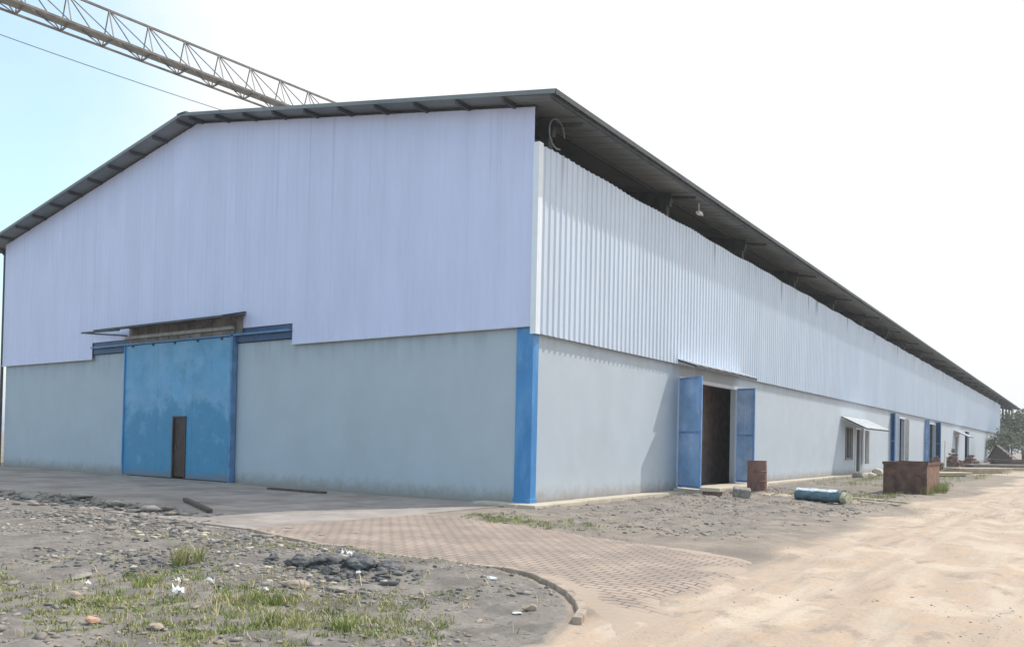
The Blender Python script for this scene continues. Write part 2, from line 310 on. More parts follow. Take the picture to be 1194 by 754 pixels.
H = -.025 + .02*fbm(X, Y, .25, 2)*near
H += bed*near*(.05 + .11*fbm(X, Y, .55, 4) + .05*np.maximum(-.1, fbm(X, Y, 4, 3)))
H += strip*near*(.03 + .09*fbm(X+9, Y, .8, 4) + .06*np.maximum(-.1, fbm(X, Y, 3.6, 3)))
H += sstep(-.0, -.35, dp)*(1-bed)*sstep(5, 6.5, X)*near*.05
H += road*near*(.03*fbm(X*1.6, Y*.5, .8, 4) + .012*fbm(X, Y, 4, 3))
for x_, w_ in ((7.95, .16), (9.55, .18), (8.6, .13), (10.3, .15)):
    cx_ = x_ + .35*vnoise(Y*.12, Y*0+x_, 1.) + .02*Y
    q_ = (X-cx_)/w_; H += road*near*(-.035*np.exp(-q_**2) + .02*np.exp(-(np.abs(q_)-1.6)**2*3))*(.55+.8*fbm(X, Y, .5, 2)+.15*np.sin(Y*42+q_*3)*0)
heap = np.exp(-((Y+6.9)/.42)**2)*sstep(-13, -9, X)*sstep(-2.4, -4.2, X)
H += heap*(.10 + .12*np.abs(fbm(X, Y, 2.2, 4)))
heap2 = np.exp(-(((X-3.95)/.95)**2 + ((Y+9.35)/.38)**2)); H += heap2*(.05 + .1*np.abs(fbm(X, Y, 3, 3)))
flat = np.maximum(sstep(.0, .18, dp - .12*fbm(X, Y, 2, 3)), sstep(-.02, .08, da)*(1-heap))
bury = sstep(6.9, 7.9, X + .7*fbm(X, Y, .8, 3)); flat = flat*(1-bury); H += bury*near*(dp > -.6)*.012
H = H*(1-flat) - .03*flat
H = np.where(inb, -.05, H)
far = sstep(60, 200, np.hypot(X, Y)); H = H*(1-far) - .06*far
P2 = lambda cx, cy, r: np.exp(-((X-cx)**2+(Y-cy)**2)/r**2)
green = bed*(.15 + sstep(-9.9, -11.3, Y)*.2 + .5*P2(3.95, -12.1, .5) + .5*P2(4.85, -11.35, .45) + .5*P2(6.0, -10.95, .5) + .5*P2(2.45, -10.4, .35) + .25*P2(.9, -8.5, .9)) * sstep(7.0, 5.9, X + .4*fbm(X, Y, 1, 2)) + .45*P2(1.8, -3.3, 1.2) + .4*sstep(25, 40, Y)*sstep(7.5, 5.5, X)*sstep(.4, 1.4, X) + .45*P2(5.5, 9.5, 2.0)
gravel = np.clip(bed*.8 + strip*.48 + heap, 0, 1) - .25*green
sand = np.clip(road + .45*sstep(.2, 2, X)*sstep(12, 40, Y)*0, 0, 1)*(1-.8*bed) + .8*P2(3.2, 9.0, 1.0) + .7*P2(5.6, 8.2, .9)
sand = np.where(X > 20, .8, sand); sand = np.where((Y > 40) & (X > 5), 1., sand)
g = np_mesh('ground', np.stack([X, Y, H], 1), grid_faces(len(gx), len(gy)), 'soil', {'green': np.clip(green, 0, 1), 'gravel': gravel, 'sand': np.clip(sand, 0, 1)}, smooth=True)
tag(g, kind='structure')
_H = H.reshape(len(gy), len(gx))
def gz(x, y):
    i = int(np.clip(np.searchsorted(gx, x)-1, 0, len(gx)-2)); j = int(np.clip(np.searchsorted(gy, y)-1, 0, len(gy)-2))
    fx = (x-gx[i])/(gx[i+1]-gx[i]); fy = (y-gy[j])/(gy[j+1]-gy[j])
    return float((_H[j, i]*(1-fx)+_H[j, i+1]*fx)*(1-fy)+(_H[j+1, i]*(1-fx)+_H[j+1, i+1]*fx)*fy)

ap = MB()
ys = [-7.48, -5.0, -2.5, -.03]; xs = [-40, -35, -30, -25, -20, -16, -12, -8, -4, -.36]
for a, b in zip(xs, xs[1:]):
    for c, d in zip(ys, ys[1:]): ap.box(a+.006, b-.006, c+.006, d-.006, -.12, .0+random.uniform(-.003, .003))
tag(ap.build('concrete_apron', 'concrete'), kind='structure')
ax = np.arange(-.34, 9.6, .07); ay = np.arange(-11.1, -3.2, .07); AX, AY = np.meshgrid(ax, ay); fx, fy = AX.ravel(), AY.ravel()
d = inside_dist(fx, fy, PAVE); Fq = grid_faces(len(ax), len(ay)); keep = (d[Fq] > -.02).all(1)
hz = .004 + .012*vnoise(fx, fy, .6) - .05*(1-sstep(-.02, .4, d))*sstep(6.2, 7.4, fx) - .06*sstep(7.1, 7.9, fx + .7*fbm(fx, fy, .8, 3))
dirt = (1-sstep(.0, .5, d))*sstep(5.2, 6.5, fx) + .3*(1-sstep(0, .3, d)) + .6*sstep(6.4, 7.6, fx + .9*vnoise(fx, fy, .7)) + .2*sstep(-5.2, -4, fy)
used = np.unique(Fq[keep]); remap = -np.ones(len(fx), int); remap[used] = np.arange(len(used))
pv = np_mesh('brick_paving', np.stack([fx, fy, hz], 1)[used], remap[Fq[keep]], 'paving', {'dirt': np.clip(dirt, 0, 1)[used]})
tag(pv, kind='structure')
# curved kerb of the planting bed, laid as short concrete lengths
kb = MB(); cp = [Vector((x, y, 0)) for x, y in CURB]
for i, (a, b) in enumerate(zip(cp, cp[1:])):
    n = max(1, int((b-a).length/.6))
    for k in range(n):
        p, q = a.lerp(b, k/n), a.lerp(b, (k+1)/n); e = (q-p).normalized()*.006; tilt = random.uniform(-.008, .008)
        z = .016 + .008*(p.x > 5) - .012*(1.5 < p.x < 4.6)
        kb.bar(p+e+Vector((0, 0, z-.06+tilt)), q-e+Vector((0, 0, z-.06-tilt)), .085, .14)
tag(kb.build('bed_kerb', 'bed_kerb', bevel=.012), kind='structure')
# plinth kerb that runs round the foot of the walls
pk = MB()
y = -.55
while y < 60:
    L = 2.4
    if not (8.0 < y+L/2 < 14): pk.box(.02, .52, y+.008, y+L-.008, -.12, .055+random.uniform(-.006, .006))
    y += L
pk.box(-1.3, -.01, -.55, -.06, -.12, .052)
pk.box(.02, 1.15, 7.98, 14.0, -.12, .12)
tag(pk.build('wall_apron', 'kerb', bevel=.01), kind='structure')

# ------------------------------------------------------------------ warehouse
WD, LN, HG, SL, DR = 27.39, 126.63, 9.46, .1749, .15
wh = thing('warehouse', (0, 0, 0), 'long pale blue warehouse with corrugated upper walls and a low gabled roof', 'warehouse')
def wall(name, m, ori, pos, th, u0, u1, z0, z1, holes):
    """wall along u (x if ori=='x' else y), outer face at pos, inner at pos+th"""
    us = sorted({u0, u1, *[h[0] for h in holes], *[h[1] for h in holes]}); zs = sorted({z0, z1, *[h[2] for h in holes], *[h[3] for h in holes]})
    P = (lambda u, w, z: (u, pos+w*th, z)) if ori == 'x' else (lambda u, w, z: (pos+w*th, u, z))
    solid = lambda u, z: u0 < u < u1 and z0 < z < z1 and not any(h[0] < u < h[1] and h[2] < z < h[3] for h in holes)
    b = MB()
    for a, c in zip(us, us[1:]):
        for e, f in zip(zs, zs[1:]):
            um, zm = (a+c)/2, (e+f)/2
            if not solid(um, zm): continue
            for w in (0, 1): b.quad(P(a, w, e), P(c, w, e), P(c, w, f), P(a, w, f))
            if not solid(a-.001, zm): b.quad(P(a, 0, e), P(a, 1, e), P(a, 1, f), P(a, 0, f))
            if not solid(c+.001, zm): b.quad(P(c, 0, e), P(c, 1, e), P(c, 1, f), P(c, 0, f))
            if not solid(um, e-.001): b.quad(P(a, 0, e), P(c, 0, e), P(c, 1, e), P(a, 1, e))
            if not solid(um, f+.001): b.quad(P(a, 0, f), P(c, 0, f), P(c, 1, f), P(a, 1, f))
    return b.build(name, m, wh)
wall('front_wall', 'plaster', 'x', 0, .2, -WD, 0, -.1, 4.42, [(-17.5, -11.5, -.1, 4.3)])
SH = [(8.4, 13.5, .1, 3.62), (30.5, 31.9, .95, 2.62), (32.8, 33.9, .1, 2.6), (43.0, 47.8, .1, 3.7), (57.5, 62.5, .1, 3.7), (75.6, 77.6, .1, 2.9), (84, 88, .1, 3.6)]
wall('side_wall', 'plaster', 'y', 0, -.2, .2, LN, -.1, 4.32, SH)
b = MB(); b.box(-WD, -WD+.2, .2, LN-.2, -.1, HG+.05); b.box(-WD, -.2, LN-.2, LN, -.1, HG); b.build('rear_wall', 'interior_wall', wh)
# cladding, folded sheet profile
def clad(name, m, ori, pos, sgn, u0, u1, zb, zt, depth, pitch=.25, extra=()):
    us = []; k = 0
    while u0 + k*pitch < u1:
        for o, dd in ((0, 0), (.14, 0), (.165, 1), (.215, 1), (.24, 0)):
            u = u0+k*pitch+o
            if u < u1: us.append((u, dd*depth))
        k += 1
    us.append((u1, 0))
    for e in extra: us.append((e, 0)); us.append((e+1e-4, 0))
    us.sort(); b = MB()
    for (a, da_), (c, dc) in zip(us, us[1:]):
        mid = (a+c)/2; P = (lambda u, w, z: (u, pos+sgn*w, z)) if ori == 'x' else (lambda u, w, z: (pos+sgn*w, u, z))
        z0 = zb(mid); b.quad(P(a, da_, z0), P(c, dc, z0), P(c, dc, zt(c)), P(a, da_, zt(a)))
    return b.build(name, m, wh)
gab = lambda x: HG + SL*(-x if x > -WD/2 else x+WD)
clad('front_cladding', 'clad_front', 'x', -.12, -1, -WD-.08, .0, lambda x: 4.87 if -20.05 < x < -8.6 else 4.27, gab, .008, extra=(-20.05, -8.6, -WD/2))
clad('side_cladding', 'clad_side', 'y', .12, 1, .0, LN, lambda y: 4.08, lambda y: 8.56+.02*math.sin(y*.9)+.015*math.sin(y*2.3), .034)
# edge trims and girts of the cladding
b = MB(); b.box(.01, .17, -.16, -.10, 4.06, 8.6); b.box(.115, .172, -.10, .02, 4.06, 8.6); b.build('corner_trim', 'trim', wh)
b = MB(); b.box(-8.62, -.0, -.15, -.1, 4.235, 4.27); b.build('drip_trim', 'trim_lavender', wh); b = MB(); b.box(-WD-.08, -20.03, -.15, -.1, 4.235, 4.27); b.build('drip_trim', 'trim_lavender', wh)
b = MB()
for z in (4.2, 5.3, 6.4, 7.5, 8.45): b = MB(); b.box(.0, .115, 0.05, LN-.05, z, z+.1); b.build('girt', 'dark_steel', wh)
for z in (5.3, 6.4, 7.5, 8.6): b = MB(); b.box(-WD, -.02, -.105, -.02, z, z+.1); b.build('girt', 'dark_steel', wh)
# corner column
b = MB(); b.box(-.45, .035, -.05, .2, 0.0, 4.28); b.box(-.47, .05, -.065, .22, 0.0, .16); b.build('corner_column', 'blue_paint', wh, bevel=.015)
RB_ = 164
# frames: columns and rafters inside, showing between cladding and eave
b = MB(); y = .9
while y < RB_:
    b = MB(); b.box(-.5, -.22, y-.09, y+.09, 0, HG-.05); b.box(-WD+.22, -WD+.5, y-.09, y+.09, 0, HG-.05)
    for x0, x1 in ((-.1, -WD/2), (-WD/2, -WD+.1)): b.bar((x0, y, gab(x0)-.18), (x1, y, gab(x1)-.18), .16, .42)
    b.build('portal_frame', 'dark_steel', wh); y += 6.85
# roof with folded ends
ZR = lambda x: HG+DR + SL*(-x if x > -WD/2 else x+WD)
RF, RB, RS = -.68, 165.0, .93
b = MB(); n = 0
prof = [(-WD-RS, ZR(-WD-RS)), (-WD/2, ZR(-WD/2)), (RS, ZR(RS))]
top = [(x, z) for x, z in prof]; bot = [(x, z-.05) for x, z in prof]
for (x0, z0), (x1, z1) in zip(top, top[1:]): b.quad((x0, RF, z0), (x1, RF, z1), (x1, RB, z1), (x0, RB, z0))
for (x0, z0), (x1, z1) in zip(bot, bot[1:]): b.quad((x0, RF, z0), (x1, RF, z1), (x1, RB, z1), (x0, RB, z0))
for Yp in (RF, RB):
    for i in (0, 1): b.quad((top[i][0], Yp, top[i][1]), (top[i+1][0], Yp, top[i+1][1]), (bot[i+1][0], Yp, bot[i+1][1]), (bot[i][0], Yp, bot[i][1]))
for i in (0, 2): b.quad((top[i][0], RF, top[i][1]), (top[i][0], RB, top[i][1]), (bot[i][0], RB, bot[i][1]), (bot[i][0], RF, bot[i][1]))
roof = b.build('roof', 'roof_sheet', wh)
b = MB()   # corrugation of the underside at the side eave and rolled verge strips
for i in range(int((RB-RF)/.5)):
    yy = RF+.1+i*.5; b.bar((-.6, yy, ZR(-.6)-.058), (RS-.01, yy, ZR(RS-.01)-.058), .05, .018)
for x0, x1 in ((-WD-RS, -WD/2), (-WD/2, RS)): b.bar((x0, RF-.015, ZR(x0)-.03), (x1, RF-.015, ZR(x1)-.03), .03, .10)
b.build('verge_strip', 'roof_sheet', roof)
b = MB(); b.bar((-WD/2-.4, 63, ZR(-WD/2)+.0), (-WD/2+.4, 63, ZR(-WD/2)+.0), .02, .02)
b.box(-WD/2-.25, -WD/2+.25, RF-.03, RB+.03, ZR(-WD/2)-.035, ZR(-WD/2)+.03); b.build('ridge_cap', 'roof_sheet', roof)
x = RS-.12; step = 1.42; pl = MB()
for side in (0, 1):
    for k in range(11):
        xx = RS-.10-k*step if side == 0 else -WD-RS+.10+k*step
        z = ZR(xx)-.055
        pl = MB(); pl.box(xx-.035, xx+.035, RF+.03, RB-.05, z-.12, z-.002); pl.build('purlin', 'dark_steel', roof)
b = MB()
for x0, x1 in ((-WD+.0, -WD/2), (-WD/2, -.05)): b.bar((x0, .0, ZR(x0)-.13), (x1, .0, ZR(x1)-.13), .14, .14)
b.build('rake_beam', 'dark_steel', roof)
b = MB(); b.bar((RS+.012, RF, ZR(RS)-.03), (RS+.012, RB, ZR(RS)-.03), .02, .12); b.build('eave_trim', 'dark_steel', roof)
b = MB(); b.tube([(-WD-RS-.06, RF-.02, ZR(RS)-.12), (-WD-RS-.06, RB, ZR(RS)-.12)], .1, 10); b.build('gutter', 'dark_steel', roof)
# brackets carrying the side eave
for k in range(24):
    y = .9+6.85*k
    b = MB(); b.bar((-.2, y, ZR(-.2)-.25), (RS-.2, y, ZR(RS-.2)-.24), .07, .09); b.build('eave_bracket', 'dark_steel', wh)
b = MB(); b.box(-WD+.21, -.21, .21, LN-.21, -.08, .04); b.build('interior_floor', 'interior', wh)
b = MB(); b.box(-1.5, -1.38, 7.0, 22, .04, 4.2); b.build('doorway_backing', 'interior_wall', wh)  # panel added close behind the side doorway so its dark interior shows brown

# front sliding door with wicket, rail and canopy
door = MB()
x0, x1 = -17.62, -11.42; k = 0; xx = x0
while xx < x1-.01:
    a = min(xx+1.0333, x1); dp_ = -.16-(.003 if k % 2 else 0); xs_ = [xx, a-.002]
    for e in (-14.56, -13.8):
        if xx < e < a: xs_.append(e)
    xs_.sort()
    for c, e in zip(xs_, xs_[1:]): door.box(c, e, dp_, -.10, 2.08 if -14.56 <= (c+e)/2 <= -13.8 else .05, 4.62)
    xx = a; k += 1
dr_ = door.build('sliding_door', 'blue_door', wh)
b = MB(); b.box(-11.42, -11.33, -.22, -.04, .03, 4.8); b.build('door_frame', 'rail_blue', dr_); b = MB(); b.box(-17.68, -17.62, -.2, -.06, .05, 4.62); b.build('door_frame', 'blue_paint', dr_, bevel=.008)
b = MB(); b.box(-14.50, -13.86, -.135, -.11, .1, 2.06); wk = b.build('wicket_door', 'dark_door', dr_)
b = MB(); b.box(-14.57, -14.505, -.19, -.1, .06, 2.12); b.box(-13.855, -13.79, -.19, -.1, .06, 2.12); b.box(-14.5, -13.86, -.188, -.1, 2.065, 2.118); b.build('wicket_frame', 'dark_door', dr_)
b = MB(); b.tube([(-14.4, -.16, 1.0), (-14.4, -.16, 1.16)], .012); b.build('door_handle', 'grey_steel', dr_)
b = MB(); b.box(-20.0, -8.62, -.10, -.02, 4.44, 4.86); rail = b.build('rail_board', 'dark_blue', wh)
b = MB(); b.box(-20.0, -8.62, -.22, -.102, 4.64, 4.70); b.build('door_rail', 'rail_blue', rail)
b = MB()
for i in range(5): b = MB(); b.box(-17.2+i*1.3, -17.12+i*1.3, -.20, -.165, 4.55, 4.635); b.build('rail_hanger', 'dark_steel', rail)
can = MB(); can.box(-17.3, -10.9, -1.15, -.14, 0, 0); can = MB()
xa, xb = -17.5, -10.85
for i in range(26):
    u0 = xa + (xb-xa)*i/26; u1 = xa + (xb-xa)*(i+1)/26 - .004; dz = .015*(i % 2)
    can.quad((u0, -.9, 5.16+dz), (u1, -.9, 5.16+dz), (u1, -.14, 5.34+dz), (u0, -.14, 5.34+dz))
    can.quad((u0, -.9, 5.145+dz), (u1, -.9, 5.145+dz), (u1, -.14, 5.325+dz), (u0, -.14, 5.325+dz))
cn_ = can.build('door_canopy', 'canopy_under', wh)
b = MB(); b.bar((-18.4, -.92, 5.13), (-10.8, -.92, 5.13), .05, .06); b.bar((-20.1, -.5, 5.2), (-17.5, -.5, 5.16), .05, .06); b.bar((-20.1, -.5, 5.2), (-17.6, -.16, 5.0), .04, .05)
b.bar((-10.84, -.94, 5.14), (-10.84, -.13, 5.36), .05, .06)
for i in range(6): x = -17.4+i*1.31; b.bar((x, -.9, 5.11), (x, -.14, 5.28), .04, .05)
b.build('canopy_frame', 'dark_steel', cn_)
b = MB()
for i in range(21): x = -17.45+i*.31; b.box(x, x+.3, -.16-.01*(i % 2), -.125, 4.7, 5.3)
b.build('canopy_backboard', 'canopy_under', cn_); b = MB(); b.box(-17.5, -11.3, -.30, -.19, 4.84, 4.94); b.build('canopy_beam', 'canopy_light', cn_)
b = MB(); b.box(-18.3, -10.6, -.75, -.1, -.05, .02); b.build('door_sill', 'concrete', wh)

# side doorways: two hinged leaves standing open, jambs and awning
def leaf(y0, x1, y1, z0, z1, mname, nm='door_leaf'):
    b = MB(); p = Vector((.03, y0, 0)); q = Vector((x1, y1, 0)); d = (q-p); n = Vector((-d.y, d.x, 0)).normalized()
    k = max(2, int(d.length/.3))
    for i in range(k):
        a, c = p+d*i/k, p+d*(i+1)/k; off = n*(.012 if i % 2 else 0); zm = (z0+z1)/2
        b.bar(a+off+Vector((0, 0, zm)), c+off+Vector((0, 0, zm)), .03, z1-z0)
    lf = b.build(nm, mname, wh)
    f = MB()
    for e, g_ in ((z0+.04, 1), (z1-.04, 1), ((z0+z1)/2, 1)): f.bar(p+Vector((0, 0, e)), q+Vector((0, 0, e)), .06, .07)
    f.bar(p+Vector((0, 0, z0)), p+Vector((0, 0, z1)), .065, .065); f.bar(q+Vector((0, 0, z0)), q+Vector((0, 0, z1)), .065, .065)
    f.build('leaf_frame', 'leaf_trim' if 'blue' in mname else mname, lf)
    return lf
def jamb(y0, y1, z1, m='trim_lavender'):
    b = MB(); b.box(-.02, .05, y0-.12, y0+.02, .1, z1+.1); b.box(-.02, .05, y1-.02, y1+.12, .1, z1+.1); b.box(-.018, .048, y0+.02, y1-.02, z1-.02, z1+.1); return b.build('door_frame', m, wh)
jamb(8.4, 13.5, 3.62); leaf(8.35, 1.05, 7.7, .16, 3.66, 'blue_leaf'); leaf(13.55, .74, 13.45, .16, 3.66, 'blue_leaf')
def awning(y0, y1, z, w, drop, m='canopy_white'):
    b = MB(); k = max(4, int((y1-y0)/.35))
    for i in range(k):
        a = y0+(y1-y0)*i/k; c = y0+(y1-y0)*(i+1)/k-.004; dz = .02*(i % 2)
        b.poly([(.06, a, z+dz), (w, a, z-drop+dz), (w, c, z-drop+dz), (.06, c, z+dz)]); b.poly([(.06, a, z+dz-.012), (w, a, z-drop+dz-.012), (w, c, z-drop+dz-.012), (.06, c, z+dz-.012)])
    o = b.build('awning', m, wh)
    f = MB(); f.bar((w-.02, y0, z-drop-.05), (w-.02, y1, z-drop-.05), .04, .07)
    for i in range(4): y = y0+.05+(y1-y0-.1)*i/3; f.bar((.03, y, z-.04), (w, y, z-drop-.04), .04, .06)
    f.build('awning_frame', 'dark_steel', o); return o
awning(7.9, 13.6, 4.27, .78, .24)
awning(29.3, 35.2, 3.22, 1.35, .62)
awning(74.6, 79.5, 3.5, 1.3, .6)
jamb(43.0, 47.8, 3.7); leaf(42.9, .32, 42.7, .15, 3.95, 'dark_blue'); leaf(43.1, .45, 43.3, .15, 3.8, 'trim_lavender')
jamb(57.5, 62.5, 3.7); leaf(57.0, .34, 56.9, .15, 3.95, 'blue_leaf'); leaf(62.6, .45, 62.5, .15, 3.95, 'dark_blue')
b = MB(); b.box(.02, .06, 47.95, 49.5, .2, 3.7); b.build('shutter', 'grey_steel', wh)
b = MB(); b.box(.0, .05, 30.4, 30.5, .9, 2.67); b.box(.0, .05, 31.9, 32.0, .9, 2.67); b.box(.0, .05, 30.5, 31.9, 2.6, 2.67); b.box(.0, .07, 30.35, 32.05, .86, .92); b.box(-.02, .03, 31.15, 31.25, .95, 2.6)
wf = b.build('window', 'grey_steel', wh)
b = MB(); b.box(-.06, -.045, 30.5, 31.9, .95, 2.6); b.build('pane', 'dark_door', wf)
jamb(32.8, 33.9, 2.6)
b = MB(); b.box(-.09, -.06, 32.8, 33.9, .1, 2.6); b.build('door_leaf', 'dark_door', wh)
b = MB(); b.box(.25, .29, 34.1, 35.0, .6, 2.55); b.build('shutter', 'grey_steel', wh)
jamb(75.6, 77.6, 2.9)
# small fittings under the eave
b = MB(); b.bar((.35, 8.9, 9.42), (.35, 8.9, 9.15), .03); b.box(.29, .42, 8.8, 9.05, 9.06, 9.15); b.box(.33, .38, 9.05, 9.2, 9.08, 9.12); b.build('floodlight', 'trim', wh)
ring = MB(); pts = [(.15+.0*math.cos(a), .62+.34*math.cos(a), 9.02+.36*math.sin(a)) for a in [i*2*math.pi/22 for i in range(19)]]; ring.tube(pts, .022, 6)
rg = ring.build('cable_coil', 'grey_steel'); tag(rg, 'round coil of cable hanging in the gap under the near eave corner', 'cable')
b = MB(); b.tube([(-WD-.16, -.1, 0), (-WD-.16, -.1, 9.0), (-WD-.5, -.2, 9.35)], .06, 8); b.build('downpipe', 'dark_steel', wh)

# ------------------------------------------------------------------ crane
cr = thing('tower_crane', (-31, 29, 0), 'lattice tower crane whose jib reaches over the left end of the warehouse roof', 'crane')
Z0 = 22.65; A = Vector((-34.9, -12, Z0)); B = Vector((-31.1, 30, Z0)); dj = (B-A).normalized(); nj = Vector((dj.y, -dj.x, 0))
hw, ht = .72, 1.75; L = (B-A).length; npan = int(L/2.05)
b = MB(); b.bar(A+Vector((0, 0, ht)), B+Vector((0, 0, ht)), .11); b.bar(A+nj*hw, B+nj*hw, .12); b.bar(A-nj*hw, B-nj*hw, .10); jib = b.build('jib', 'crane', cr)
b = MB()
for i in range(npan+1):
    p = A+dj*(L*i/npan); b.bar(p+nj*hw, p-nj*hw, .08)
    if i < npan:
        q = A+dj*(L*(i+1)/npan); m_ = p + Vector((0, 0, ht)) 
        for s_ in (-1, 1):
            b.bar(m_, p+nj*hw*s_, .05); b.bar(m_, q+nj*hw*s_, .045)
        b.bar(p+nj*hw, q-nj*hw, .05)
b.build('lattice', 'crane', jib)
b = MB(); b.bar(A+nj*.1+Vector((0, 0, .08)), B+nj*.1+Vector((0, 0, .08)), .6, .05)
for i in range(npan*2):
    p = A+dj*(L*i/npan/2); b.bar(p+nj*.32+Vector((0, 0, .1)), p-nj*.12+Vector((0, 0, .1)), .03, .1)
b.build('walkway', 'crane_grey', jib)
b = MB()
for sx in (-1, 1):
    for sy in (-1, 1): b.bar((-31+sx*.8, 29+sy*.8, 0), (-31+sx*.8, 29+sy*.8, Z0-.1), .14)
for k in range(11):
    z = k*2.05
    for (ax_, ay_), (bx_, by_) in (((-1, -1), (1, -1)), ((1, -1), (1, 1)), ((1, 1), (-1, 1)), ((-1, 1), (-1, -1))):
        b.bar((-31+ax_*.8, 29+ay_*.8, z), (-31+bx_*.8, 29+by_*.8, z+2.05), .07); b.bar((-31+ax_*.8, 29+ay_*.8, z+2.05), (-31+bx_*.8, 29+by_*.8, z+2.05), .07)
b.build('mast', 'crane', cr)
b = MB(); b.box(-33.2, -31.9, 27.6, 29.4, 20.2, 22.3); b.build('cab', 'crane_grey', cr, bevel=.08)
b = MB(); b.box(-33, -29, 27, 31, -.1, .5); b.build('base', 'concrete', cr)
a, c = Vector((-35.3, -8, 21.6)), Vector((-31.2, 29, 22.0)); pts = []
for i in range(25):
    t_ = i/24; p = a.lerp(c, t_); p.z -= 1.1*4*t_*(1-t_)*.5; pts.append(p)
b = MB(); b.tube(pts, .022, 5); ob = b.build('overhead_cable', 'grey_steel'); tag(ob, 'thin sagging cable crossing the sky below the crane jib', 'cable')

# ------------------------------------------------------------------ objects beside the wall
def lathe(mb, cx, cy, prof, k=24):
    rings = []
    for r, z in prof:
        n = len(mb.v); rings.append(n)
        for j in range(k): t = 2*math.pi*j/k; mb.v.append((cx+r*math.cos(t), cy+r*math.sin(t), z))
    for n, m in zip(rings, rings[1:]):
        for j in range(k): mb.f.append((n+j, n+(j+1) % k, m+(j+1) % k, m+j))
dx, dy = 2.1, 9.9; z0 = gz(dx, dy)
dm = thing('steel_drum', (dx, dy, z0), 'upright rusty brown drum standing before the open side doorway', 'drum')
b = MB(); lathe(b, dx, dy, [(0, z0), (.31, z0), (.325, z0+.02), (.31, z0+.05), (.312, z0+.32), (.33, z0+.34), (.312, z0+.36), (.305, z0+.64), (.322, z0+.66), (.305, z0+.68), (.295, z0+.97), (.307, z0+.99), (.307, z0+1.0), (.285, z0+1.0), (.285, z0+.96), (0, z0+.96)]); b.build('drum_body', 'drum', dm, smooth=False)
b = MB(); b.tube([(dx+.12, dy-.1, z0+.955), (dx+.12, dy-.1, z0+.985)], .04, 10); b.build('bung', 'dark_steel', dm)

cx0, cx1, cy0, cy1 = 5.28, 6.62, 13.25, 16.0; z0 = gz(6, 13.3)-.02
bx = thing('rusty_tank', (5.95, 14.6, z0), 'open rectangular tank of dark rusty steel beside the road', 'tank')
b = MB(); T = .04; H0 = 1.06
for q in ((cx0, cx1, cy0, cy0+T), (cx0, cx1, cy1-T, cy1), (cx0, cx0+T, cy0+T, cy1-T)): b.box(q[0], q[1], q[2], q[3], z0, z0+H0)
b.box(cx0+T, cx1-T, cy0+T, cy1-T, z0+.02, z0+.06); b.build('tank_body', 'rust', bx)
b = MB(); b.box(cx1-T, cx1, cy0+T, cy1-T, z0, z0+H0+.004); b.build('side_plate', 'rust_light', bx)
b = MB()
for q in ((cx0-.03, cx1+.03, cy0-.03, cy0-.002), (cx0-.03, cx1+.03, cy1+.002, cy1+.03), (cx0-.03, cx0-.002, cy0-.002, cy1+.002), (cx1+.002, cx1+.03, cy0-.002, cy1+.002)): b.box(q[0], q[1], q[2], q[3], z0+H0-.07, z0+H0+.02)
for x in (cx0+.4, cx0+.92): b.box(x, x+.05, cy0-.025, cy0-.002, z0, z0+H0-.072)
b.build('rim', 'rust', bx)

# rolled tarpaulin
p, q = Vector((4.15, 7.45, 0)), Vector((5.45, 7.1, 0)); d = q-p; n = Vector((-d.y, d.x, 0)).normalized(); z0 = gz(4.8, 7.2)-.01
tp = thing('tarpaulin_roll', (4.8, 7.25, z0), 'flattened blue roll of tarpaulin with a yellow end lying on sandy ground', 'tarpaulin')
def roll(mb, t0, t1, amin, amax, R=.21, squash=.82, grow=0):
    ks = 14; ka = 14
    for i in range(ks):
        for j in range(ka):
            def P(a_, t_):
                th = amin+(amax-amin)*a_/ka; u = t0+(t1-t0)*t_/ks; r = R+grow+.012*math.sin(u*31+th*2)+.008*math.sin(u*17+th*5)
                return p+d*u+n*(math.cos(th)*r*1.15)+Vector((0, 0, z0+R*squash+math.sin(th)*r*squash))
            mb.quad(P(j, i), P(j+1, i), P(j+1, i+1), P(j, i+1))
b = MB(); roll(b, 0, 1, 0, 2*math.pi); 
for u in (0, 1):
    b.poly([p+d*u+n*(math.cos(t)*.21*1.15)+Vector((0, 0, z0+.17+math.sin(t)*.17)) for t in [k*2*math.pi/16 for k in range(16)]])
b.build('roll', 'tarp', tp, smooth=True)
b = MB(); roll(b, -.01, .93, .9, 2.4, grow=.006); b.build('lit_top', 'tarp_lit', tp, smooth=True)  # thin pale shell that paints the light on the roll's top
b = MB(); roll(b, .98, 1.13, 0, 2*math.pi, R=.18, squash=.85); b.poly([p+d*1.13+n*(math.cos(t)*.2)+Vector((0, 0, z0+.153+math.sin(t)*.15)) for t in [k*2*math.pi/16 for k in range(16)]]); b.build('wrapped_end', 'tarp_yellow', tp, smooth=True)
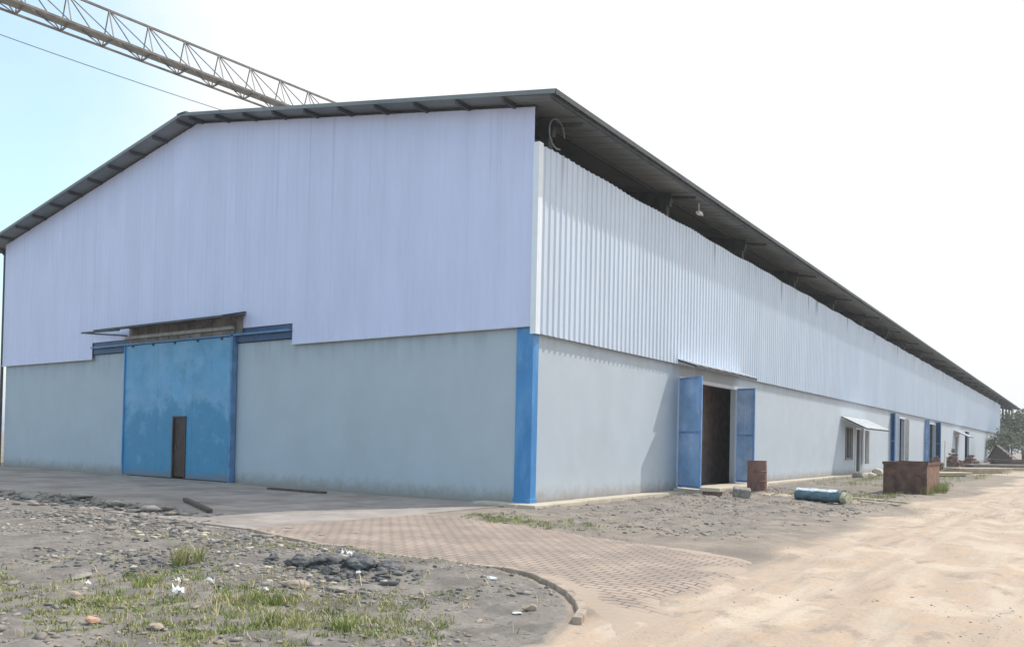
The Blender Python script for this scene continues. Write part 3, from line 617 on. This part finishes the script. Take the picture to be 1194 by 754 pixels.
# planks on the ground
def plank(x, y, ang, L, w, t, label, m='wood', z=None, pitch=0, name='plank', cat='plank', group='loose planks lying on the ground'):
    z = (gz(x, y)+t/2+.005) if z is None else z
    o = thing(name, (x, y, z), label, cat, group, ang)
    b = MB(); k = 6
    b.box(-L/2, L/2, -w/2, w/2, -t/2, t/2); me = b.build('board', m, o, local=True, bevel=.004); me.rotation_euler = (0, pitch, 0)
    # collapse to a single mesh thing
    me.parent = None; me.location = o.location; me.rotation_euler = (0, pitch, ang); me.name = name
    for kx in ('label', 'category', 'group'):
        if kx in o: me[kx] = o[kx]
    bpy.data.objects.remove(o); return me
plank(6.1, 8.3, 2.7, 1.9, .18, .04, 'pale plank lying just beyond the yellow end of the blue roll')
plank(6.35, 7.3, 2.55, 1.3, .14, .035, 'short pale plank nearest the road beside the blue roll')
plank(-4.6, -5.7, -.42, 3.1, .10, .07, 'dark bar lying across the grey concrete apron in front of the blue gate', m='wood_dark', z=.045)
plank(-7.2, -.98, 0, 2.3, .2, .05, 'low dark board lying at the foot of the front wall right of the blue gate', m='wood_dark', z=.03)

# rock shapes
import bmesh
def rock_mesh(seed, sub=2, rough=.35, squash=.7, facet=True):
    r = random.Random(seed); bm = bmesh.new(); bmesh.ops.create_icosphere(bm, subdivisions=sub, radius=1)
    pl_ = [(Vector((r.gauss(0, 1), r.gauss(0, 1), r.gauss(0, 1))).normalized(), r.uniform(.55, .85)) for _ in range(9)]
    for v in bm.verts:
        for nn, dd in pl_:
            e = v.co.dot(nn)-dd
            if e > 0: v.co -= nn*e
        v.co *= 1+r.uniform(-rough, rough)*.12; v.co.z *= squash
    V = [tuple(v.co) for v in bm.verts]; Fc = [tuple(v.index for v in f.verts) for f in bm.faces]; bm.free(); return V, Fc
def rock(x, y, sx, sy, sz, rz, label, m='rock_grey', cat='stone', name='stone', group=None, sink=.3, seed=None, tilt=0):
    V, Fc = rock_mesh(seed if seed is not None else random.randint(0, 9999), 3)
    b = MB(); b.v = [(a[0]*sx, a[1]*sy, a[2]*sz) for a in V]; b.f = Fc
    o = b.build(name, m); o.location = (x, y, gz(x, y)+sz*.7*(1-sink)); o.rotation_euler = (tilt, tilt*.5, rz); return tag(o, label, cat, group)
def bag(x, y, s, rz, label, seed):
    r = random.Random(seed); bm = bmesh.new(); bmesh.ops.create_icosphere(bm, subdivisions=4, radius=1); V = []
    ph = [r.uniform(0, 50) for _ in range(3)]
    for v in bm.verts:
        c = v.co; d_ = 1 + .55*float(fbm(c.x+ph[0], c.y+ph[1]+c.z, 1.1, 2)) + .30*abs(float(fbm(c.x*1.5+ph[2], c.y-c.z*1.3, 3.2, 3))); V.append((c.x*d_*s, c.y*d_*s*.7, max(c.z, -.35)*d_*s*.42))
    b = MB(); b.v = V; b.f = [tuple(v.index for v in f.verts) for f in bm.faces]; bm.free()
    o = b.build('rubble_lump', 'black_bag'); o.location = (x, y, gz(x, y)+s*.2); o.rotation_euler = (0, 0, rz); return tag(o, label, 'rubble', 'dark lumps of the rubble heap')
def block(x, y, L, w, h, rz, label, m, cat='block', name='concrete_block', tilt=.0, group=None, sink=.01):
    b = MB(); b.box(-L/2, L/2, -w/2, w/2, 0, h); o = b.build(name, m, bevel=min(h, w)*.12); o.location = (x, y, gz(x, y)-sink); o.rotation_euler = (tilt, tilt*.6, rz); return tag(o, label, cat, group)
st_ = thing('stone_block', (1.75, 7.1, gz(1.75, 7.1)), 'cream slab on a red brick lying left of the side doorway', 'block')
b = MB(); b.box(1.45, 1.95, 6.95, 7.3, gz(1.75, 7.1)-.02, gz(1.75, 7.1)+.1); b.build('brick_base', 'brick_red', st_, bevel=.01)
b = MB(); b.box(1.38, 2.02, 6.88, 7.36, gz(1.75, 7.1)+.1, gz(1.75, 7.1)+.22); b.build('slab', 'kerb', st_, bevel=.02)
block(2.55, 7.2, .5, .35, .3, .4, 'grey concrete lump between the cream slab and the brown drum', 'rock_grey', cat='rubble', name='concrete_lump', tilt=.2)

# foreground litter, each one its own
def crumple(x, y, L, w, h, rz, label, m, cat, name, seed=1, up=.0):
    r = random.Random(seed); b = MB(); nx, ny = 7, 5; pts = {}
    for i in range(nx):
        for j in range(ny):
            e = 1-.35*abs(i/(nx-1)-.5)*2*r.random()
            pts[i, j] = ((i/(nx-1)-.5)*L*e, (j/(ny-1)-.5)*w*(1-.4*abs(i/(nx-1)-.5))*e, abs(r.gauss(.35, .4))*h + h*.5*(1-((i/(nx-1)-.5)*2)**2))
    for i in range(nx-1):
        for j in range(ny-1): b.quad(pts[i, j], pts[i+1, j], pts[i+1, j+1], pts[i, j+1])
    b.v = [tuple(v) for v in b.v]; o = b.build(name, m); so_ = o.modifiers.new('solid', 'SOLIDIFY'); so_.thickness = .004
    o.location = (x, y, gz(x, y)+.008+up); o.rotation_euler = (0, 0, rz); return tag(o, label, cat)
crumple(4.22, -11.60, .20, .10, .05, -.35, 'largest crumpled white plastic scrap lying among the grass in the left foreground', 'white_bit', 'litter', 'plastic_scrap', 3, .02)
rock(5.02, -12.28, .085, .05, .045, .2, 'cream rounded stone at the bottom edge of the foreground grass', 'rock_tan', 'stone', 'stone', seed=5)
rock(4.62, -12.55, .06, .05, .06, .5, 'orange brick fragment in the grass left of the cream rounded stone', 'pink_bit', 'rubble', 'brick_fragment', seed=8)
crumple(3.55, -11.2, .09, .05, .03, .2, 'small white flake lying left of the tall grass tuft', 'white_bit', 'litter', 'plastic_scrap', 6, .02)
crumple(3.85, -11.05, .14, .04, .04, .1, 'curved white strip of plastic right of the tall grass tuft', 'white_bit', 'litter', 'plastic_scrap', 9, .01)
crumple(2.95, -11.75, .07, .05, .03, .8, 'small white scrap on bare soil in the far left foreground', 'white_bit', 'litter', 'plastic_scrap', 11, .01)
crumple(4.62, -10.98, .07, .035, .025, .3, 'tiny white chip on grey soil midway between the tuft and the dark rubble heap', 'white_bit', 'litter', 'plastic_scrap', 12, .01)
rock(4.52, -10.55, .21, .13, .09, -.2, 'flat tan rock beside the left edge of the dark rubble heap', 'rock_tan', seed=21, sink=.45)
rock(4.9, -10.35, .12, .09, .06, .3, 'small brown rock touching the right end of the flat tan rock', 'rock_grey', seed=22)
rock(3.62, -12.2, .10, .08, .06, .3, 'tan stone in the grass at the bottom left corner', 'rock_tan', seed=23)
rock(2.3, -11.5, .13, .1, .07, 1.2, 'grey stone at the left edge above the foreground grass', 'rock_grey', seed=24)
rock(6.72, -9.72, .07, .05, .06, .6, 'pointed pale stone inside the curve of the kerb', 'rock_tan', seed=25)
rock(6.68, -9.86, .05, .035, .02, .1, 'small flat white stone just in front of the pointed pale stone', 'white_bit', seed=26)
rock(5.55, -8.75, .10, .035, .03, -.3, 'elongated white stone at the back of the bare soil near the kerb', 'white_bit', seed=27)
rock(2.7, -9.4, .06, .05, .045, .1, 'dark stone near the middle of the grey gravel bed', 'black_bag', seed=28)
for i, (x, y, s, rz, lab) in enumerate([(3.35, -9.72, .20, .3, 'leftmost low dark lump of the rubble heap in the gravel bed'), (3.75, -9.55, .24, 1.2, 'dark bulky lump second from the left in the rubble heap'), (4.25, -9.35, .27, -.4, 'biggest dark lump in the middle of the rubble heap'), (4.65, -9.12, .19, .9, 'dark lump at the right end of the rubble heap'), (4.15, -9.82, .15, 2.0, 'small dark lump at the front of the rubble heap')]):
    bag(3.98+(x-3.98)*.72, -9.45+(y+9.45)*.8, s*.8, rz, lab, 40+i)
crumple(4.08, -9.5, .16, .08, .06, .5, 'white plastic scrap lying on top of the dark rubble heap', 'white_bit', 'litter', 'plastic_scrap', 14, .13)
crumple(4.4, -9.62, .07, .04, .03, 1.5, 'tiny white scrap at the front foot of the dark rubble heap', 'white_bit', 'litter', 'plastic_scrap', 15, .01)
for i, (x, y, s) in enumerate([(-8.6, -7.2, .30), (-6.8, -7.0, .26), (-5.2, -7.05, .22), (-3.9, -7.1, .2)]):
    rock(x, y, s*1.5, s*.7, s*.5, .1*i, ['broad grey slab fragment at the far left of the rubble ridge', 'grey slab fragment second from the left on the rubble ridge', 'grey slab fragment third from the left on the rubble ridge', 'grey slab fragment at the right end of the rubble ridge'][i], 'rock_grey', 'rubble', 'concrete_fragment', 'broken concrete on the rubble ridge', seed=60+i)

# ------------------------------------------------------------------ gravel and rubble (uncountable)
def scatter(name, n, region, smin, smax, m, weight, squash=.65, seed=1, kind='stuff'):
    r = np.random.default_rng(seed); base = [rock_mesh(seed*50+i, 1) for i in range(6)]; VV, FF = [], []; c = 0; off = 0
    x0, x1, y0, y1 = region; tries = 0
    while c < n and tries < 60:
        tries += 1; xs_ = r.uniform(x0, x1, n*2); ys_ = r.uniform(y0, y1, n*2); wv = weight(xs_, ys_); ok = r.random(n*2) < wv
        for x, y in zip(xs_[ok], ys_[ok]):
            if c >= n: break
            V, Fc = base[c % 6]; s = smin + (smax-smin)*r.random()**3; A_ = np.array(V)*np.array([s*r.uniform(.8, 1.5), s*r.uniform(.6, 1), s*squash]); th = r.uniform(0, 6.28); ct, st = math.cos(th), math.sin(th)
            tl = r.uniform(-.4, .4); A_ = np.stack([A_[:, 0]*ct-A_[:, 1]*st, A_[:, 0]*st+A_[:, 1]*ct, A_[:, 2]+A_[:, 0]*tl*.5], 1)
            A_ += np.array([x, y, gz(x, y)+s*.12]); VV.append(A_); FF.append(np.array(Fc)+off); off += len(V); c += 1
    o = np_mesh(name, np.concatenate(VV), np.concatenate(FF), m); return tag(o, kind=kind)
def bedw(x, y):
    d_ = inside_dist(x, y, BED); return (d_ > .06)*np.clip(.35+1.6*fbm(x, y, .9, 3) + 1.0*(y > -9.2)*(x < 3.5), .04, 1)
scatter('coarse_rubble', 420, (-5, 6.9, -13.4, -7.9), .03, .085, 'rock_grey', bedw, squash=.5, seed=12)
scatter('heap_rubble', 420, (2.8, 5.2, -10.2, -8.7), .02, .09, 'black_bag', lambda x, y: np.exp(-(((x-4)/.75)**2+((y+9.45)/.3)**2)), squash=.6, seed=15)
scatter('pale_rubble', 160, (-4, 5.2, -11.2, -8.4), .02, .075, 'kerb', bedw, squash=.5, seed=16)
bandw = lambda x, y: np.exp(-((y+7.9)/.75)**2)*np.clip(.4+1.6*fbm(x, y, 1.3, 3), 0, 1)*np.clip(1.5-x, 0, 1)
scatter('band_rubble', 700, (-11, 1.5, -9.8, -6.6), .02, .12, 'rock_grey', bandw, squash=.5, seed=17)
scatter('dark_band_rubble', 420, (-11, 1.5, -9.8, -6.6), .02, .10, 'black_bag', bandw, squash=.5, seed=18)
scatter('pale_band_rubble', 200, (-11, 1.5, -9.8, -6.6), .02, .10, 'kerb', bandw, squash=.45, seed=19)
scatter('grey_patch_rubble', 500, (.5, 3.6, -11.6, -9.4), .01, .05, 'black_bag', lambda x, y: np.exp(-(((x-2.1)/.8)**2+((y+10.6)/.5)**2)), squash=.5, seed=20)
scatter('tan_chips', 260, (-3, 6.9, -13.4, -7.9), .02, .06, 'rock_tan', bedw, squash=.4, seed=13)
scatter('dark_clinker', 900, (-5, 6.5, -11.4, -8.2), .012, .05, 'black_bag', lambda x, y: bedw(x, y)*np.clip(.15+1.6*fbm(x+5, y, 1.1, 2), 0, 1), seed=14)
scatter('gravel', 7500, (-6, 7.3, -13.6, -7.7), .006, .042, 'rock_grey', bedw, seed=2)
scatter('pebbles', 1500, (-4, 7.3, -13.6, -7.7), .006, .035, 'rock_tan', bedw, seed=3)
def stripw(x, y): return (inside_dist(x, y, PAVE) < 0)*(x > .6)*(x < 6.9)*np.clip(.5+1.5*fbm(x, y, .8, 3), .03, 1)
scatter('rubble', 2800, (.7, 6.8, -4.6, 14), .012, .065, 'rock_grey', stripw, seed=4)
scatter('tan_rubble', 900, (.7, 7.6, -4.8, 14), .012, .06, 'rock_tan', stripw, seed=5)
scatter('broken_concrete', 1100, (-13, -2.2, -7.9, -6.0), .02, .17, 'rock_grey', lambda x, y: np.exp(-((y+6.95)/.4)**2)*np.clip((-2.4-x), 0, 1), squash=.45, seed=6)
scatter('road_stones', 2600, (6.9, 12, -12, 22), .004, .022, 'rock_tan', lambda x, y: np.clip(-.05+2.2*fbm(x, y, .6, 3), 0, 1), seed=7)

# ------------------------------------------------------------------ grass
def grass(name, clumps, m, seed):
    r = np.random.default_rng(seed); V, Fc = [], []
    for (x, y, rad, nb, h) in clumps:
        for _ in range(nb):
            a = r.uniform(0, 6.28); q_ = rad*math.sqrt(r.random()); bx_, by_ = x+q_*math.cos(a), y+q_*math.sin(a); z = gz(bx_, by_)-.005; hh_ = h*r.uniform(.4, 1.1); w = r.uniform(.003, .007)
            t_ = r.uniform(0, 6.28); lx, ly = r.normal(0, .38*hh_), r.normal(0, .38*hh_); wx, wy = w*math.cos(t_), w*math.sin(t_); n_ = len(V)
            V += [(bx_-wx, by_-wy, z), (bx_+wx, by_+wy, z), (bx_+lx*.45+wx*.7, by_+ly*.45+wy*.7, z+hh_*.6), (bx_+lx*.45-wx*.7, by_+ly*.45-wy*.7, z+hh_*.6), (bx_+lx, by_+ly, z+hh_*.92)]
            Fc += [(n_, n_+1, n_+2), (n_, n_+2, n_+3), (n_+3, n_+2, n_+4)]
    return tag(np_mesh(name, np.array(V), np.array(Fc), m), kind='stuff')
cl = []
r_ = random.Random(5)
def add_clumps(n, x0, x1, y0, y1, h, rad=.07, nb=22, cond=None):
    k = 0
    while k < n:
        x, y = r_.uniform(x0, x1), r_.uniform(y0, y1)
        if inside_dist(np.array([x]), np.array([y]), BED)[0] < .12 or fbm(x, y, .9, 3) + r_.uniform(-.25, .25) < 0: k += .2; continue
        cl.append((x, y, rad*r_.uniform(.5, 1.5), int(nb*r_.uniform(.5, 1.5)), h*r_.uniform(.6, 1.3))); k += 1
def patch_clumps(cx, cy, r, n, h, nb=20):
    for _ in range(n):
        x, y = r_.gauss(cx, r), r_.gauss(cy, r*.8)
        if inside_dist(np.array([x]), np.array([y]), BED)[0] > .12: cl.append((x, y, .08*r_.uniform(.5, 1.5), int(nb*r_.uniform(.4, 1.4)), h*r_.uniform(.5, 1.4)))
patch_clumps(3.95, -12.1, .35, 110, .05); patch_clumps(4.85, -11.35, .34, 90, .06, 16); patch_clumps(6.0, -10.95, .38, 110, .055, 16); patch_clumps(5.2, -10.4, .4, 50, .04, 14)
patch_clumps(5.6, -11.3, .36, 70, .05, 16); patch_clumps(2.3, -12.4, .5, 60, .05); patch_clumps(3.0, -11.0, .35, 50, .05)
patch_clumps(5.3, -12.1, .4, 110, .05)
add_clumps(160, 1.0, 6.3, -11.3, -9.6, .03); add_clumps(190, -1, 4.5, -9.2, -8.2, .03); add_clumps(110, 2.8, 6.4, -13.4, -10.9, .04)
for x, y in ((2.4, -10.4), (2.5, -10.3), (2.46, -10.5)): cl.append((x, y, .07, 60, .30))
for x, y in ((3.3, -11.3), (3.5, -11.5), (4.9, -11.3), (5.1, -11.2), (5.5, -11.6), (5.7, -11.5), (6.0, -11.3)): cl.append((x, y, .1, 70, .13))
grass('grass', cl, 'grass', 9)
dead = [(r_.gauss(4.9, 1.1), r_.gauss(-11.0, .7), .05, r_.randint(2, 6), r_.uniform(.06, .16)) for _ in range(150)] + [(r_.uniform(1, 6), r_.uniform(-9.2, -8.3), .05, 3, .1) for _ in range(50)]
dead = [c for c in dead if inside_dist(np.array([c[0]]), np.array([c[1]]), BED)[0] > .1]
grass('dry_stalks', dead, 'straw', 21)
cl2 = []
for _ in range(150):
    x, y = r_.gauss(1.8, .9), r_.gauss(-3.2, .35)
    if x > .6: cl2.append((x, y, .08, 16, .07))
for _ in range(110):
    x, y = r_.uniform(3.0, 6.2), r_.uniform(9, 13); cl2.append((x, y, .12, 18, .13))
for _ in range(140):
    x, y = r_.uniform(1.2, 6.6), r_.uniform(17, 50); cl2.append((x, y, .3, 26, .22))
for _ in range(30):
    x, y = 6.7+r_.gauss(0, .15), r_.uniform(13.0, 16.2); cl2.append((x, y, .12, 30, .35))
grass('verge_grass', cl2, 'grass', 10)

# ------------------------------------------------------------------ far end: trees, hut, timber
def tree(x, y, h, rad, leaf, label, seed, n=2600, ls=.32, z=0., trunk_h=.35):
    r = random.Random(seed); t = thing('tree', (x, y, z), label, 'tree', 'trees beyond the far end of the warehouse')
    b = MB(); cps = [Vector((x+r.gauss(0, .05)*i, y+r.gauss(0, .05)*i, h*.62*i/5)) for i in range(6)]; b.tube(cps, [h*.035*(1-.14*i) for i in range(6)], 8); lobes = []
    for k in range(11):
        a = r.uniform(0, 6.28); e = r.uniform(.35, 1); p0 = cps[r.randint(2, 5)]; q0 = Vector((x+math.cos(a)*rad*.72*e, y+math.sin(a)*rad*.72*e, h*r.uniform(trunk_h+.08, .88)))
        b.tube([p0, p0.lerp(q0, .5)+Vector((0, 0, -.1)), q0], [h*.016, h*.01, h*.005], 5); lobes.append((q0, rad*r.uniform(.28, .48)))
    lobes.append((Vector((x, y, h*.85)), rad*.4)); b.build('trunk', 'bark', t)
    c = MB()
    for i in range(n):
        q0, lr = lobes[i % len(lobes)]; v = Vector((r.gauss(0, 1), r.gauss(0, 1), r.gauss(0, .8))).normalized()*lr*(r.random()**.4)*r.uniform(.8, 1.25); p = q0+v
        a_ = Vector((r.gauss(0, 1), r.gauss(0, 1), r.gauss(0, 1))).normalized(); b_ = a_.cross(Vector((r.gauss(0, 1), r.gauss(0, 1), r.gauss(0, 1)))).normalized(); s = ls*r.uniform(.5, 1.2)
        c.poly([p-a_*s, p+b_*s*.45, p+a_*s, p-b_*s*.45])
    c.build('crown', leaf, t); return t
tree(3.0, 131, 7.4, 4.4, 'leaf_olive', 'bushy olive green tree just past the far corner of the warehouse', 1, n=3600)
tree(-2.2, 172, 9.0, 4.6, 'leaf_grey', 'low grey green tree whose crown fills the bay under the open roof end', 2)
tree(8.0, 141, 8.0, 4.6, 'leaf_grey', 'tallest grey green tree at the right edge beyond the roof end', 3, n=3600)
tree(1.9, 108, 4.6, 2.6, 'leaf_grey', 'small rounded tree growing close to the side wall near its far end', 4, n=2600, ls=.2)
tree(13.5, 150, 8.5, 4.6, 'leaf_olive', 'olive tree partly cut off by the right edge of the photo', 5)
tree(5.6, 112, 5.4, 3.0, 'leaf_olive', 'shrubby olive tree standing behind the timber stacks', 6, n=2600, ls=.22)
tree(18, 170, 9.5, 5, 'leaf_dark', 'dark distant tree behind the grey green ones', 7)
tree(9.5, 118, 5.8, 3.2, 'leaf_grey', 'spreading grey green tree beside the end of the dirt road', 8, n=2600, ls=.24)
# dark tent shaped hut
ht_ = thing('hut', (2.9, 92, 0), 'small dark hut with a steep gable roof beyond the last wall canopy', 'hut')
b = MB(); b.box(2.0, 3.8, 90.5, 94, 0, .7); b.build('wall', 'wood_dark', ht_)
b = MB(); b.poly([(1.6, 90, .6), (2.5, 90, 2.2), (2.5, 94.4, 2.2), (1.6, 94.4, .6)]); b.poly([(4.4, 90, .6), (2.5, 90, 2.2), (2.5, 94.4, 2.2), (4.4, 94.4, .6)]); b.poly([(1.8, 90.3, .6), (4.2, 90.3, .6), (2.5, 90.3, 2.15)]); b.build('roof', 'wood_dark', ht_)
# stacks of timber and slabs beside the wall
def stack(x, y, ang, L, w, layers, t, label, m, name='timber_stack', cat='timber'):
    z = gz(x, y); o = thing(name, (x, y, z), label, cat, 'stacks of boards beyond the rusty tank', ang); r = random.Random(int(x*100+y))
    for i in range(layers):
        b = MB(); q_ = r.uniform(-.25, .25); s_ = r.uniform(-.08, .08); b.box(-L/2+q_, L/2+q_, -w/2+s_, w/2+s_, i*(t+.03)+.06, i*(t+.03)+t+.06); b.build('board', m, o, local=True, bevel=.005)
    b = MB(); b.box(-L*.3, -L*.3+.1, -w/2, w/2, 0, .058); b.build('bearer', 'wood_dark', o, local=True); b = MB(); b.box(L*.3, L*.3+.1, -w/2, w/2, 0, .058); b.build('bearer', 'wood_dark', o, local=True)
stack(4.2, 36, 1.25, 5.0, 1.0, 2, .07, 'nearest pale board stack behind the rusty tank', 'wood')
stack(4.8, 47, 1.1, 6.0, 1.2, 3, .08, 'middle stack of pale boards beyond the rusty tank', 'kerb')
stack(5.0, 62, .9, 7.0, 1.2, 3, .10, 'farther grey slab stack beside the dirt road', 'rock_grey')
stack(6.6, 56, .6, 4.5, 1.0, 2, .08, 'pale board stack nearest the dirt road', 'wood')
stack(6.5, 80, .5, 8.0, 1.4, 4, .14, 'farthest dark board stack in front of the trees', 'wood_dark')
for i, (x, y, h, lab) in enumerate([(1.5, 52, 1.1, 'brown brick heap behind the left edge of the tall blue posts'), (2.2, 56, 1.6, 'taller brown heap just right of the rusty tank'), (2.4, 66, 1.3, 'brown heap at the foot of the wall before the last canopy')]):
    r = random.Random(i); b = MB()
    for k in range(130):
        a, q_ = r.uniform(0, 6.28), r.random()**.7; px_, py_ = x+math.cos(a)*q_*.95, y+math.sin(a)*q_*1.1; zz = h*(1-q_)*r.uniform(.5, 1)+.04; th = r.uniform(0, 3.1)
        b.bar((px_-math.cos(th)*.13, py_-math.sin(th)*.13, zz+r.uniform(-.06, .06)), (px_+math.cos(th)*.13, py_+math.sin(th)*.13, zz), .13, .1)
    for k in range(10):
        a0, a1 = k*.628, (k+1)*.628; b.poly([(x+math.cos(a0)*.95, y+math.sin(a0)*1.1, -.02), (x+math.cos(a1)*.95, y+math.sin(a1)*1.1, -.02), (x, y, h*.75)])
    tag(b.build('brick_heap', 'brick_red'), lab, 'brick heap')
b = MB(); b.tube([(2.3, 51, 0), (2.3, 51, 2.1)], [.09, .07], 8); b.tube([(2.3, 51, 2.1), (2.3, 51, 2.18)], .1, 8); tag(b.build('post', 'white_bit'), 'short white post standing against the wall beyond the rusty tank', 'post')
for i, (x, y, s, lab) in enumerate([(1.3, 27.5, .34, 'pale lump of rubble at the wall left of the small canopied door'), (1.75, 28.6, .28, 'pale grey stone right in front of the canopied door'), (1.5, 31.5, .4, 'largest pale stone on the plinth under the small canopy')]):
    rock(x, y, s, s*.8, s*.9, i, lab, 'kerb' if i else 'rock_grey', 'stone', 'boulder', seed=90+i)

# ------------------------------------------------------------------ air
hb = MB(); hb.box(-3400, 3400, -2400, 4400, -1.6, 28)
hm = bpy.data.materials.new('haze'); hm.use_nodes = True; ht2 = hm.node_tree; ht2.nodes.clear()
ho = N(ht2, 'ShaderNodeOutputMaterial'); hv = N(ht2, 'ShaderNodeVolumePrincipled'); hv.inputs['Color'].default_value = (.86, .92, 1, 1); hv.inputs['Density'].default_value = .0009; hv.inputs['Anisotropy'].default_value = .3
ht2.links.new(hv.outputs[0], ho.inputs['Volume']); tag(hb.build('haze', hm), kind='stuff')
